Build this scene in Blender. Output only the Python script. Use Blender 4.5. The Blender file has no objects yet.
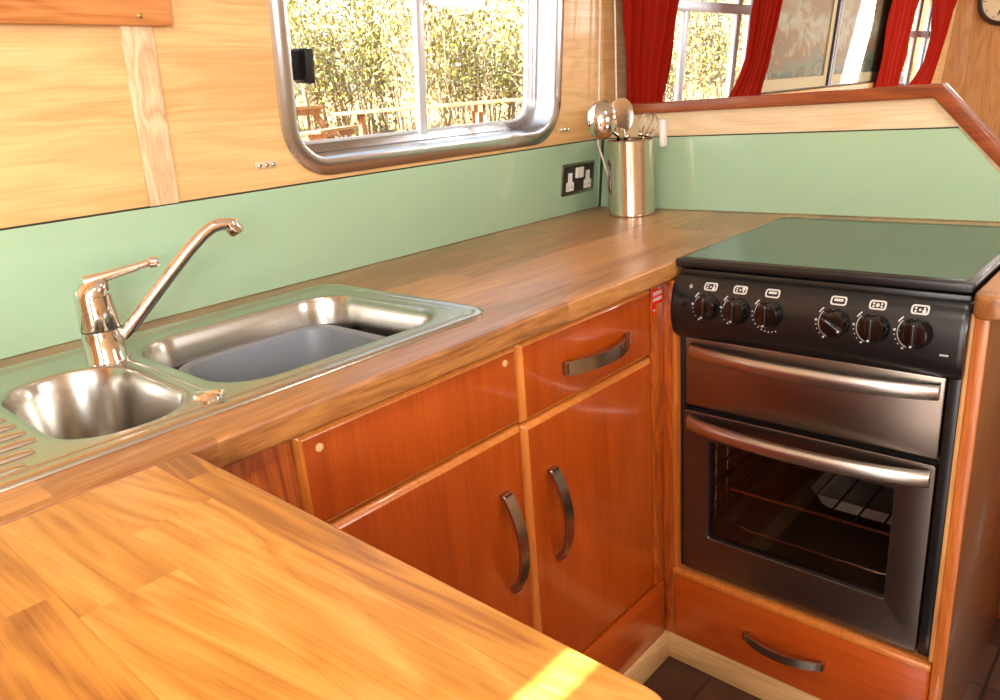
import bpy, bmesh, math, random
from mathutils import Matrix, Vector, Euler
random.seed(7)
PI = math.pi
S = bpy.context.scene
COL = S.collection
H = 0.9                                     # worktop height
LEAN = math.atan(0.1052)                    # the cabin side leans inward
WAF = Matrix.Translation((0, 0, H)) @ Matrix.Rotation(LEAN, 4, 'X')   # frame of the leaning cabin side

# ------------------------------------------------------------------ helpers
def tag(o, label=None, cat=None, group=None, kind=None):
    if label: o['label'] = label
    if cat: o['category'] = cat
    if group: o['group'] = group
    if kind: o['kind'] = kind
    return o

def mworld(o):
    m = o.matrix_basis.copy()
    p = o.parent
    while p:
        m = p.matrix_basis @ m
        p = p.parent
    return m

def thing(name, label, cat, base, xf=None, group=None):
    o = bpy.data.objects.new(name, None)
    COL.objects.link(o)
    o.empty_display_size = 0.05
    m = (xf or Matrix.Identity(4)) @ Matrix.Translation(base)
    o.matrix_basis = m
    return tag(o, label, cat, group)

def mk(name, bm, mat, parent=None, xf=None, label=None, cat=None, group=None, kind=None, sharp=35):
    if xf is not None: bm.transform(xf)
    bm.normal_update()
    lim = math.radians(sharp)
    for f in bm.faces: f.smooth = True
    for e in bm.edges:
        e.smooth = len(e.link_faces) == 2 and e.calc_face_angle(0) < lim
    me = bpy.data.meshes.new(name)
    if parent is not None:
        bm.transform(mworld(parent).inverted())
        loc = None
    else:
        xs = [v.co for v in bm.verts]
        lo = Vector([min(v[i] for v in xs) for i in range(3)]); hi = Vector([max(v[i] for v in xs) for i in range(3)])
        loc = Vector(((lo.x+hi.x)/2, (lo.y+hi.y)/2, lo.z))
        bm.transform(Matrix.Translation(-loc))
    bm.to_mesh(me); bm.free()
    for m in (mat if isinstance(mat, (list, tuple)) else [mat]): me.materials.append(m)
    o = bpy.data.objects.new(name, me)
    COL.objects.link(o)
    if parent is not None: o.parent = parent
    else: o.location = loc
    return tag(o, label, cat, group, kind)

def new(): return bmesh.new()

def box(bm, lo, hi, bev=0.0, seg=2):
    r = bmesh.ops.create_cube(bm, size=1)
    vs = r['verts']
    c = [(a+b)/2 for a, b in zip(lo, hi)]; d = [abs(b-a) for a, b in zip(lo, hi)]
    for v in vs: v.co = Vector((v.co.x*d[0]+c[0], v.co.y*d[1]+c[1], v.co.z*d[2]+c[2]))
    if bev:
        es = list({e for v in vs for e in v.link_edges})
        bmesh.ops.bevel(bm, geom=es, offset=min(bev, min(d)*.45), segments=seg, affect='EDGES', profile=.5)
    return bm

def cone(bm, p0, p1, r0, r1=None, n=24, caps=True):
    if r1 is None: r1 = r0
    p0, p1 = Vector(p0), Vector(p1)
    d = p1-p0
    q = d.to_track_quat('Z', 'Y').to_matrix().to_4x4()
    bmesh.ops.create_cone(bm, cap_ends=caps, segments=n, radius1=r0, radius2=r1, depth=d.length,
                          matrix=Matrix.Translation((p0+p1)/2) @ q)
    return bm

def tube(bm, pts, r, n=10, closed=False, caps=True, flat=None):
    """sweep a circle (or an ellipse flat=(a,b)) along pts; r may be a list"""
    pts = [Vector(p) for p in pts]
    m = len(pts)
    rs = r if isinstance(r, (list, tuple)) else [r]*m
    rings = []
    up = None
    for i, p in enumerate(pts):
        if closed: t = (pts[(i+1) % m]-pts[i-1]).normalized()
        else: t = (pts[min(i+1, m-1)]-pts[max(i-1, 0)]).normalized()
        if up is None:
            up = Vector((0, 0, 1)) if abs(t.z) < .9 else Vector((0, 1, 0))
        s = t.cross(up).normalized(); up = s.cross(t).normalized()
        ring = []
        for k in range(n):
            a = 2*PI*k/n
            ra, rb = (rs[i], rs[i]) if flat is None else (flat[0], flat[1])
            ring.append(bm.verts.new(p + s*math.cos(a)*ra + up*math.sin(a)*rb))
        rings.append(ring)
    lim = m if closed else m-1
    for i in range(lim):
        a, b = rings[i], rings[(i+1) % m]
        for k in range(n): bm.faces.new((a[k], a[(k+1) % n], b[(k+1) % n], b[k]))
    if caps and not closed:
        bm.faces.new(rings[0][::-1]); bm.faces.new(rings[-1])
    return bm

def loft(bm, rings, cap0=False, cap1=False, closed=True):
    R = [[bm.verts.new(Vector(p)) for p in r] for r in rings]
    n = len(R[0])
    for a, b in zip(R, R[1:]):
        for k in range(n if closed else n-1):
            bm.faces.new((a[k], a[(k+1) % n], b[(k+1) % n], b[k]))
    if cap0: bm.faces.new(R[0][::-1])
    if cap1: bm.faces.new(R[-1])
    return bm

def lathe(bm, prof, c=(0, 0, 0), n=36, rot=None, cap0=True, cap1=True):
    """prof = [(r,z)..] about z through c; rot turns it first"""
    rot = rot or Matrix.Identity(4)
    c = Vector(c)
    rings = [[c + (rot @ Vector((r*math.cos(2*PI*k/n), r*math.sin(2*PI*k/n), z))) for k in range(n)] for r, z in prof]
    return loft(bm, rings, cap0, cap1)

def rr(x0, x1, y0, y1, r, n=8):
    pts = []
    for cx, cy, a0 in ((x1-r, y1-r, 0), (x0+r, y1-r, PI/2), (x0+r, y0+r, PI), (x1-r, y0+r, 1.5*PI)):
        for k in range(n+1):
            a = a0 + PI/2*k/n
            pts.append((cx+r*math.cos(a), cy+r*math.sin(a)))
    return pts

def rrz(x0, x1, y0, y1, r, z, n=8): return [(p[0], p[1], z) for p in rr(x0, x1, y0, y1, r, n)]

def plate(outer, holes=(), t=0.01, bev=0.0, res=3):
    """flat plate with holes in XY, from z=0 to z=t, returned as a bmesh"""
    cu = bpy.data.curves.new('tmp', 'CURVE')
    cu.dimensions = '2D'; cu.fill_mode = 'BOTH'
    cu.extrude = t/2-bev
    cu.bevel_depth = bev; cu.bevel_resolution = res; cu.offset = -bev
    for ring in [outer]+list(holes):
        sp = cu.splines.new('POLY'); sp.points.add(len(ring)-1)
        for p, q in zip(sp.points, ring): p.co = (q[0], q[1], 0, 1)
        sp.use_cyclic_u = True
    ob = bpy.data.objects.new('tmp', cu)
    me = ob.to_mesh()
    bm = bmesh.new(); bm.from_mesh(me)
    ob.to_mesh_clear()
    bpy.data.objects.remove(ob); bpy.data.curves.remove(cu)
    bmesh.ops.remove_doubles(bm, verts=bm.verts, dist=1e-6)
    bm.transform(Matrix.Translation((0, 0, t/2)))
    return bm

def merge(a, b):
    me = bpy.data.meshes.new('tmp'); b.to_mesh(me); b.free(); a.from_mesh(me); bpy.data.meshes.remove(me); return a

# map plate XY -> world planes
XZ = Matrix(((1, 0, 0, 0), (0, 0, -1, 0), (0, 1, 0, 0), (0, 0, 0, 1)))      # (u,v,w)->(u,-w,v): plate facing -y
YZ = Matrix(((0, 0, -1, 0), (1, 0, 0, 0), (0, 1, 0, 0), (0, 0, 0, 1)))      # (u,v,w)->(-w,u,v): plate facing -x
def T(x, y, z): return Matrix.Translation((x, y, z))

def fix(bm):
    bmesh.ops.recalc_face_normals(bm, faces=bm.faces); return bm

# ------------------------------------------------------------------ materials
def lin(c): return tuple(((v/255)/12.92 if v/255 <= .04045 else ((v/255+.055)/1.055)**2.4) for v in c)+(1,)

def mat(name, color, rough=.5, metal=0, coat=0, ior=1.5, aniso=0, **kw):
    m = bpy.data.materials.new(name); m.use_nodes = True
    b = m.node_tree.nodes['Principled BSDF']
    b.inputs['Base Color'].default_value = color if len(color) == 4 else (*color, 1)
    b.inputs['Roughness'].default_value = rough
    b.inputs['Metallic'].default_value = metal
    b.inputs['Coat Weight'].default_value = coat
    b.inputs['Coat Roughness'].default_value = .06
    b.inputs['IOR'].default_value = ior
    for k, v in kw.items(): b.inputs[k.replace('_', ' ')].default_value = v
    return m

class NT:
    def __init__(s, m): s.t = m.node_tree; s.n = s.t.nodes; s.l = s.t.links; s.b = s.n.get('Principled BSDF')
    def add(s, ty, **kw):
        x = s.n.new(ty)
        for k, v in kw.items(): setattr(x, k, v)
        return x
    def link(s, a, b): s.l.new(a, b)
    def math(s, op, a, b=None, c=None):
        x = s.add('ShaderNodeMath', operation=op)
        for i, v in enumerate((a, b, c)):
            if v is None: continue
            if isinstance(v, (int, float)): x.inputs[i].default_value = v
            else: s.link(v, x.inputs[i])
        return x.outputs[0]
    def noise(s, vec, scale, detail=4, rough=.55, dist=0, w=None):
        x = s.add('ShaderNodeTexNoise'); 
        x.inputs['Scale'].default_value = scale; x.inputs['Detail'].default_value = detail
        x.inputs['Roughness'].default_value = rough; x.inputs['Distortion'].default_value = dist
        s.link(vec, x.inputs['Vector']); return x.outputs['Fac']
    def ramp(s, fac, stops):
        x = s.add('ShaderNodeValToRGB'); e = x.color_ramp.elements
        while len(e) < len(stops): e.new(.5)
        for q, (p, c) in zip(e, stops): q.position = p; q.color = c
        s.link(fac, x.inputs[0]); return x.outputs[0]

def wood(name, cols, axis='x', stave=None, rough=.35, coat=0.0, fine=1.0, figure=1.0, bump=.05, across=None, contrast=1.0, coat_rough=.08, vary=.5, seed=0):
    """procedural timber; axis = grain direction in object coordinates, stave = (width, length) for laminated boards"""
    m = mat(name, cols[1], rough, coat=coat)
    q = NT(m); q.b.inputs['Coat Roughness'].default_value = coat_rough
    tc = q.add('ShaderNodeTexCoord'); sep = q.add('ShaderNodeSeparateXYZ'); q.link(tc.outputs['Object'], sep.inputs[0])
    X, Y, Z = sep.outputs
    order = {'x': (X, Y, Z), 'y': (Y, X, Z), 'z': (Z, X, Y)}[axis]
    g, a, b = order                               # along grain, across, other
    comb = q.add('ShaderNodeCombineXYZ')
    if stave:
        w, L = stave
        row = q.math('ADD', q.math('FLOOR', q.math('DIVIDE', a, w)), seed)
        wn = q.add('ShaderNodeTexWhiteNoise', noise_dimensions='1D'); q.link(row, wn.inputs['W'])
        col = q.math('FLOOR', q.math('DIVIDE', q.math('ADD', g, q.math('MULTIPLY', wn.outputs[0], L*3)), L))
        idc = q.add('ShaderNodeCombineXYZ'); q.link(row, idc.inputs[0]); q.link(col, idc.inputs[1])
        wn2 = q.add('ShaderNodeTexWhiteNoise', noise_dimensions='3D'); q.link(idc.outputs[0], wn2.inputs['Vector'])
        rnd = wn2.outputs['Value']
        off = q.math('MULTIPLY', rnd, 37.0)
        slope = q.math('MULTIPLY', q.math('SUBTRACT', wn2.outputs['Value'], .5), .35)
        a2 = q.math('ADD', a, q.math('MULTIPLY', g, slope))
        q.link(q.math('MULTIPLY', g, 1.0), comb.inputs[0]); q.link(q.math('MULTIPLY', a2, 7.0), comb.inputs[1])
        q.link(q.math('ADD', q.math('MULTIPLY', b, 7.0), off), comb.inputs[2])
    else:
        rnd = None
        q.link(g, comb.inputs[0]); q.link(q.math('MULTIPLY', a, 7.0), comb.inputs[1]); q.link(q.math('MULTIPLY', b, 7.0), comb.inputs[2])
    v = comb.outputs[0]
    # growth-ring bands, warped
    n1 = q.noise(v, 1.6*figure, 3, .5, .6)
    rings = q.math('FRACT', q.math('MULTIPLY', n1, 9.0))
    tri = q.math('ABSOLUTE', q.math('SUBTRACT', q.math('MULTIPLY', rings, 2), 1))
    comb2 = q.add('ShaderNodeVectorMath', operation='MULTIPLY'); q.link(v, comb2.inputs[0]); comb2.inputs[1].default_value = (4, 26, 26)
    n2 = q.noise(comb2.outputs[0], 1.7*fine, 4, .6)
    f = q.math('ADD', q.math('MULTIPLY', tri, .35*contrast), q.math('MULTIPLY', n2, .55))
    f = q.math('ADD', f, q.math('MULTIPLY', q.math('SUBTRACT', n1, .5), .9*contrast))
    if rnd is not None: f = q.math('ADD', f, q.math('MULTIPLY', q.math('SUBTRACT', rnd, .5), vary))
    if stave:
        seam = q.math('GREATER_THAN', q.math('ABSOLUTE', q.math('SUBTRACT', q.math('FRACT', q.math('DIVIDE', a, stave[0])), .5)), .494)
        f = q.math('SUBTRACT', f, q.math('MULTIPLY', seam, .12))
    c = q.ramp(f, [(.18, cols[0]), (.48, cols[1]), (.80, cols[2])])
    q.link(c, q.b.inputs['Base Color'])
    bp = q.add('ShaderNodeBump'); bp.inputs['Strength'].default_value = bump; bp.inputs['Distance'].default_value = .002
    q.link(n2, bp.inputs['Height']); q.link(bp.outputs[0], q.b.inputs['Normal'])
    return m

def brushed(name, color, rough, axis='x', amt=.06, streak=60, aniso=0.0, var=.12):
    m = mat(name, color, rough, metal=1)
    q = NT(m)
    tc = q.add('ShaderNodeTexCoord'); mp = q.add('ShaderNodeMapping')
    sc = {'x': (1, streak, streak), 'y': (streak, 1, streak), 'z': (streak, streak, 1)}[axis]
    mp.inputs['Scale'].default_value = sc
    q.link(tc.outputs['Object'], mp.inputs[0])
    n = q.noise(mp.outputs[0], 6, 3, .55)
    q.link(q.math('ADD', rough-var/2, q.math('MULTIPLY', n, var)), q.b.inputs['Roughness'])
    return m

def wood_set(*c): return [lin(x) for x in c]
M = {}
M['worktop'] = wood('iroko_worktop', wood_set((136, 82, 36), (186, 124, 64), (212, 156, 92)), 'x', (.085, .6), rough=.40, coat=.65, coat_rough=.28, contrast=.5, vary=.32)
M['peninsula'] = wood('iroko_peninsula', wood_set((136, 78, 24), (184, 122, 46), (208, 150, 74)), 'y', (.070, .42), rough=.4, coat=.2, coat_rough=.25, contrast=.8, vary=.42, seed=41.0)
CH = wood_set((160, 64, 10), (188, 82, 18), (200, 100, 30))
M['cherry'] = wood('cherry_upright', CH, 'z', rough=.3, coat=.6, contrast=.35, figure=.6, bump=.02)
M['cherry_h'] = wood('cherry_lengthwise', CH, 'x', rough=.3, coat=.6, contrast=.35, figure=.6, bump=.02)
M['cherry_y'] = wood('cherry_crosswise', CH, 'y', rough=.3, coat=.6, contrast=.35, figure=.6, bump=.02)
M['cherry_flame'] = wood('cherry_flame', wood_set((132, 50, 8), (184, 88, 22), (210, 118, 44)), 'z', rough=.3, coat=.6, contrast=.7, figure=1.8, bump=.02)
M['edge'] = wood('pale_ply_edge', wood_set((180, 120, 62), (214, 160, 96), (232, 188, 130)), 'z', rough=.45, contrast=.4)
M['lip'] = wood('cherry_lipping', wood_set((188, 102, 34), (218, 136, 58), (234, 160, 86)), 'z', rough=.3, coat=.6, contrast=.3)  # lighter than the doors: light caught on their bevels is painted in
M['plinth_x'] = wood('pale_plinth_lengthwise', wood_set((190, 146, 90), (222, 184, 128), (236, 206, 156)), 'x', rough=.45, contrast=.4)
M['plinth_y'] = wood('pale_plinth_crosswise', wood_set((190, 146, 90), (222, 184, 128), (236, 206, 156)), 'y', rough=.45, contrast=.4)
M['maple'] = wood('maple_ply_wall', wood_set((212, 164, 102), (234, 190, 128), (244, 208, 150)), 'x', rough=.42, coat=.15, contrast=.6, figure=.9, bump=.02)
M['maple_v'] = wood('maple_ply_strip', wood_set((222, 190, 146), (242, 218, 178), (248, 230, 198)), 'y', rough=.42, coat=.15, contrast=.4, figure=.9, bump=.02)
M['bulkhead'] = wood('maple_bulkhead', wood_set((170, 112, 62), (200, 146, 92), (218, 170, 118)), 'z', rough=.3, coat=.5, contrast=.5)
M['batten'] = wood('pine_batten', wood_set((206, 164, 120), (236, 208, 166), (244, 224, 190)), 'z', rough=.5, contrast=.8, figure=1.5)
M['capwood'] = wood('mahogany_cap', wood_set((112, 44, 12), (158, 76, 28), (182, 100, 44)), 'y', rough=.32, coat=.4, contrast=.5)
M['brownpanel'] = wood('brown_gloss_panel', wood_set((112, 66, 28), (138, 84, 40), (156, 100, 52)), 'z', rough=.4, coat=.3, contrast=.3)
M['housing'] = wood('housing_lip', wood_set((168, 84, 28), (206, 122, 50), (224, 148, 76)), 'z', rough=.35, coat=.4, contrast=.3)
M['shelf'] = wood('cherry_shelf', wood_set((184, 110, 54), (220, 148, 84), (232, 168, 104)), 'x', rough=.35, coat=.3, contrast=.5)
M['table_wood'] = wood('picnic_softwood', wood_set((130, 92, 60), (168, 126, 88), (190, 152, 114)), 'x', rough=.8)
M['green'] = mat('green_glass', lin((166, 198, 164)), .12, coat=.3, ior=1.5)
M['seal'] = mat('dark_seal', lin((46, 44, 36)), .5)
M['steel'] = brushed('sink_steel', lin((196, 192, 182)), .24, 'x', .03)
M['bowlsteel'] = mat('bowl_steel', lin((186, 181, 172)), .24, metal=1)
M['chrome'] = mat('chrome', lin((222, 216, 208)), .06, metal=1)
M['potsteel'] = brushed('pot_steel', lin((214, 200, 182)), .14, 'z', .02, var=.06)
M['alu'] = brushed('window_alu', lin((205, 205, 208)), .22, 'x', .02)
M['alu_dark'] = mat('window_rubber', lin((30, 30, 34)), .5)
M['cooker_steel'] = brushed('cooker_steel', lin((150, 138, 126)), .3, 'y', .03)
M['cooker_steel_dark'] = brushed('oven_door_steel', lin((124, 114, 106)), .32, 'y', .03)
M['handle_steel'] = mat('handle_steel', lin((200, 194, 186)), .3, metal=1)
M['nickel'] = brushed('nickel_pull', lin((176, 164, 152)), .24, 'z', .02)
M['black'] = mat('black_enamel', lin((20, 19, 20)), .32, coat=.12)
M['blackgloss'] = mat('black_knob', lin((14, 13, 13)), .12, coat=.6)
M['blackmatt'] = mat('black_matt', lin((16, 14, 13)), .55)
M['lidglass'] = mat('lid_glass', lin((34, 44, 36)), .04, ior=3.0)
M['white'] = mat('white_print', lin((205, 202, 198)), .5)
M['whiteplastic'] = mat('white_plastic', lin((240, 238, 232)), .3)
M['cavity'] = mat('oven_enamel', lin((58, 44, 36)), .35, coat=.2)
M['bar'] = mat('silver_bar', lin((206, 208, 212)), .35, metal=.3)
M['rack'] = mat('rack_wire', lin((170, 150, 130)), .25, metal=1)
M['tray'] = mat('grey_tray', lin((170, 170, 170)), .4, metal=.3)
M['greyplastic'] = mat('grey_plastic', lin((128, 133, 140)), .36)
M['red'] = mat('red_label', lin((214, 22, 22)), .35)
M['redcloth'] = mat('red_curtain', lin((146, 24, 6)), .9, Specular_IOR_Level=.1)
M['picwhite'] = mat('cream_mount', lin((226, 206, 168)), .6)
M['darkwood'] = mat('dark_frame', lin((52, 28, 16)), .35)
M['cord'] = mat('white_cord', lin((238, 226, 210)), .7)
M['brownplastic'] = mat('brown_toggle', lin((120, 62, 34)), .4)
M['ceil'] = mat('cream_ceiling', lin((240, 236, 226)), .6)
M['screw'] = mat('brass_screw', lin((196, 170, 110)), .3, metal=1)
M['cap'] = mat('beige_cap', lin((224, 178, 118)), .4)

# curtain weave
q = NT(M['redcloth']); tc = q.add('ShaderNodeTexCoord'); n = q.noise(tc.outputs['Object'], 400, 2)
bp = q.add('ShaderNodeBump'); bp.inputs['Strength'].default_value = .2; q.link(n, bp.inputs['Height']); q.link(bp.outputs[0], q.b.inputs['Normal'])
# fine dust on the green panels: roughness only
q = NT(M['green']); tc = q.add('ShaderNodeTexCoord'); n = q.noise(tc.outputs['Object'], 9, 4)
q.link(q.math('ADD', .06, q.math('MULTIPLY', n, .14)), q.b.inputs['Roughness'])
# worn water marks on the hob lid: roughness only
q = NT(M['lidglass']); tc = q.add('ShaderNodeTexCoord'); n = q.noise(tc.outputs['Object'], 14, 5)
q.link(q.math('ADD', .02, q.math('MULTIPLY', n, .06)), q.b.inputs['Roughness'])

def glass(name, tint, ior=1.45):
    m = bpy.data.materials.new(name); m.use_nodes = True
    q = NT(m); q.n.remove(q.b)
    tr = q.add('ShaderNodeBsdfTransparent'); tr.inputs[0].default_value = tint
    gl = q.add('ShaderNodeBsdfGlossy'); gl.inputs['Roughness'].default_value = .02
    lw = q.add('ShaderNodeLayerWeight'); lw.inputs[0].default_value = .5
    fr = q.math('ADD', .03, q.math('MULTIPLY', q.math('POWER', lw.outputs['Facing'], 5.0), .9))
    mx = q.add('ShaderNodeMixShader'); q.link(fr, mx.inputs[0]); q.link(tr.outputs[0], mx.inputs[1]); q.link(gl.outputs[0], mx.inputs[2])
    q.link(mx.outputs[0], q.n['Material Output'].inputs[0])
    return m
M['glass'] = glass('window_glass', (.96, .97, .96, 1))
M['ovenglass'] = glass('oven_glass', (.86, .8, .76, 1), 1.5)

def tilemat():
    m = mat('floor_tiles', lin((58, 38, 30)), .35, coat=.3)
    q = NT(m); tc = q.add('ShaderNodeTexCoord')
    br = q.add('ShaderNodeTexBrick'); br.offset = 0; br.inputs['Scale'].default_value = 1
    br.inputs['Brick Width'].default_value = .15; br.inputs['Row Height'].default_value = .15
    br.inputs['Mortar Size'].default_value = .003
    br.inputs['Color1'].default_value = lin((64, 40, 30)); br.inputs['Color2'].default_value = lin((86, 58, 44)); br.inputs['Mortar'].default_value = lin((34, 24, 20))
    q.link(tc.outputs['Object'], br.inputs['Vector'])
    n = q.noise(tc.outputs['Object'], 14, 4)
    mx = q.add('ShaderNodeMix', data_type='RGBA', blend_type='MULTIPLY'); mx.inputs[0].default_value = .6
    q.link(br.outputs[0], mx.inputs[6]); q.link(q.ramp(n, [(.3, (.55, .5, .5, 1)), (.7, (1.2, 1.1, 1.1, 1))]), mx.inputs[7])
    q.link(mx.outputs[2], q.b.inputs['Base Color'])
    return m
M['tiles'] = tilemat()

# ------------------------------------------------------------------ setting
X0, X1 = -3.2, 3.55
YR = -1.98
def struct(name, bm, m, xf=None, parent=None): return mk(name, fix(bm), m, parent, xf, kind='structure' if parent is None else None)

struct('floor', box(new(), (X0, YR-.1, -.05), (X1, .14, 0)), M['tiles'])
# ceiling with a narrow assumed slit, added to throw sun on the peninsula
cb = plate([(X0, YR), (X1, YR), (X1, -.08), (X0, -.08)], [[(-2.70, -1.060), (-2.33, -1.060), (-2.33, -1.078), (-2.70, -1.078)]], .05)
struct('ceiling', cb, M['ceil'], T(0, 0, 1.93))

WIN = {1: (-.985, -.215, .228, .70, .075), 2: (.33, 1.02, .20, .70, .075), 3: (2.62, 3.30, .20, .70, .075)}
holes = [rr(x0, x1, z0, z1, r) for x0, x1, z0, z1, r in WIN.values()]
wl = plate([(X0, -.92), (X1, -.92), (X1, 1.08), (X0, 1.08)], holes, .06)
struct('wall_left', wl, M['maple'], WAF @ T(0, .06, 0) @ XZ)
# opposite side with unseen window openings placed for daylight and reflections
wr = plate([(X0, 0), (X1, 0), (X1, 1.98), (X0, 1.98)],
           [rr(-2.9, -2.2, 1.15, 1.65, .08), rr(-.95, -.45, 1.15, 1.65, .08), rr(1.3, 1.85, 1.30, 1.68, .08), rr(2.4, 3.0, 1.15, 1.65, .08)], .06)
struct('wall_right', wr, M['maple_v'], T(0, YR, 0) @ XZ)
# far end bulkhead with a slot added for reflection, and open rear end
wf = plate([(YR, 0), (.14, 0), (.14, 1.98), (YR, 1.98)], [[(-.63, .75), (-.53, .75), (-.53, 1.6), (-.63, 1.6)]], .05)
struct('wall_far', wf, M['bulkhead'], T(X1+.05, 0, 0) @ YZ)
wb = plate([(YR, 0), (.1, 0), (.1, 1.98), (YR, 1.98)], [[(-1.75, .02), (-1.05, .02), (-1.05, 1.85), (-1.75, 1.85)]], .05)
struct('wall_rear', wb, M['bulkhead'], T(X0, 0, 0) @ YZ)
# half-height partition behind the cooker
pp = plate([(0, 0), (-1.15, 0), (-1.15, .835), (-.858, 1.148), (-.012, 1.148)], (), .02)
part = struct('wall_partition', pp, M['maple_v'], T(.02, 0, 0) @ YZ)
cp = plate([(-.02, 1.148), (-.856, 1.148), (-1.155, .828), (-1.175, .845), (-.868, 1.175), (-.02, 1.175)], (), .046, .004)
mk('trim_1', fix(cp), M['capwood'], None, T(.033, 0, 0) @ YZ, kind='structure')
struct('trim_7', box(new(), (-.0195, -1.2, 0), (.028, -1.152, .826), .003), M['capwood'])
struct('trim_8', box(new(), (-.0245, -1.152, 0), (-.0005, -1.0955, .855), .002), M['capwood'])
# pine batten covering the wall joint
bt = box(new(), (-1.276, -.006, .19), (-1.226, .002, .62), .0015)
struct('trim_2', bt, M['batten'], WAF)
struct('trim_3', box(new(), (-1.19, -.014, .545), (-.2, 0, .60), .002), M['bulkhead'], WAF)

# ------------------------------------------------------------------ windows
def window(i, mullions, transoms, latch=False):
    x0, x1, z0, z1, r = WIN[i]
    root = thing('window_%d' % i, None, None, ((x0+x1)/2, 0, z0), WAF); root['kind'] = 'structure'
    del_keys = [k for k in ('label', 'category') if k in root.keys()]
    # room-side flange, slightly dished
    f = .03
    prof = [(f, .000), (f, -.004), (f-.004, -.006), (.006, -.009), (-.002, -.007), (-.004, .0), (-.004, .074)]
    rings = []
    for d, y in prof:
        rings.append([(p[0], y, p[1]) for p in rr(x0-d, x1+d, z0-d, z1+d, r+d, 12)])
    mk('window_frame', fix(loft(new(), rings)), M['alu'], root, WAF)
    # inner glazing ring
    g = .024
    ring = plate(rr(x0+.004, x1-.004, z0+.004, z1-.004, r-.004, 12), [rr(x0+g, x1-g, z0+g, z1-g, r-g, 12)], .014, .002)
    mk('glazing_frame', fix(ring), M['alu'], root, WAF @ T(0, .080, 0) @ XZ)
    gk = plate(rr(x0+g-.001, x1-g+.001, z0+g-.001, z1-g+.001, r-g, 12), [rr(x0+g+.004, x1-g-.004, z0+g+.004, z1-g-.004, r-g-.004, 12)], .006)
    mk('gasket', fix(gk), M['bar'], root, WAF @ T(0, .069, 0) @ XZ)
    pane = plate(rr(x0+g-.003, x1-g+.003, z0+g-.003, z1-g+.003, r-g, 12), (), .004)
    mk('pane', fix(pane), M['glass'], root, WAF @ T(0, .077, 0) @ XZ)
    for mx, w in mullions:
        mk('mullion', box(new(), (mx-w/2, .054, z0+g-.006), (mx+w/2, .071, z1-g+.006), .003), M['bar'], root, WAF)
    for (tx0, tx1, tz, w) in transoms:
        mk('transom', box(new(), (tx0, .052, tz-w/2), (tx1, .072, tz+w/2), .003), M['bar'], root, WAF)
    if latch:
        l = mk('latch', box(box(new(), (-.962, .040, .372), (-.926, .068, .425), .003), (-.932, .024, .366), (-.912, .068, .428), .004), M['blackmatt'], root, WAF, label='black plastic latch')
    return root
window(1, [(-.611, .022)], [], True)
window(2, [(.53, .028), (.895, .030)], [(.345, 1.01, .545, .032)])
window(3, [(3.06, .05)], [(2.64, 3.28, .48, .035)])

# ------------------------------------------------------------------ splashbacks
def green(outer, t, xf, label, m='green'):
    b = plate(outer, (), t, .001)
    return mk('splashback', fix(b), M[m], None, xf, label=label, cat='splashback')
green([(-2.4, .001), (-.004, .001), (-.004, .188), (-2.4, .188)], .006, WAF @ XZ,
      'long green glass splashback behind the sink, running under the window to the corner')
green([(-.008, H+.001), (-1.072, H+.001), (-.906, 1.0865), (-.022, 1.0865)], .006, YZ,
      'green glass splashback behind the cooker with a sloping right end')
bs = new(); box(bs, (-.0115, -.0115, H+.001), (-.0062, -.006, H+.19)); bs.transform(Matrix.Translation((0, -.0095, 0)) @ Matrix.Identity(4))
for v in bs.verts: v.co.y -= .1052*(v.co.z-H)-.0
mk('trim_4', bs, M['seal'], kind='structure')

struct('trim_9', box(new(), (-2.4, -.0035, .188), (-.012, 0, .1905)), M['seal'], WAF)
struct('trim_10', box(new(), (-.0035, -.905, 1.0868), (0, -.024, 1.0893)), M['seal'])
# ------------------------------------------------------------------ worktops
wt = plate([(-2.4, 0), (-2.4, -.578), (-.553, -.578), (-.553, -.5755), (-.06, -.5755), (-.06, -1.0745), (-.59, -1.0745),
            (-.605, -1.08), (-.612, -1.09), (-.612, -1.115), (-.605, -1.126), (-.59, -1.13), (0, -1.13), (0, 0)],
           [rr(-1.94, -.999, -.49, -.085, .03)], .036, .006, 4)
mk('worktop', fix(wt), M['worktop'], None, T(0, 0, H-.036), label='L-shaped oiled iroko worktop carrying the sink and running round the corner behind the cooker', cat='worktop')
pw = plate([(-2.3, -.5795), (-2.3, -1.135), *[(-1.525-.025+.025*math.sin(a), -1.135+.025-.025*math.cos(a)) for a in [k*PI/16 for k in range(9)]], (-1.525, -.5795)], (), .036, .005, 4)
mk('worktop', fix(pw), M['peninsula'], None, T(0, 0, H-.036), label='bright honey-coloured wooden worktop of the peninsula in the foreground', cat='worktop')

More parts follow.
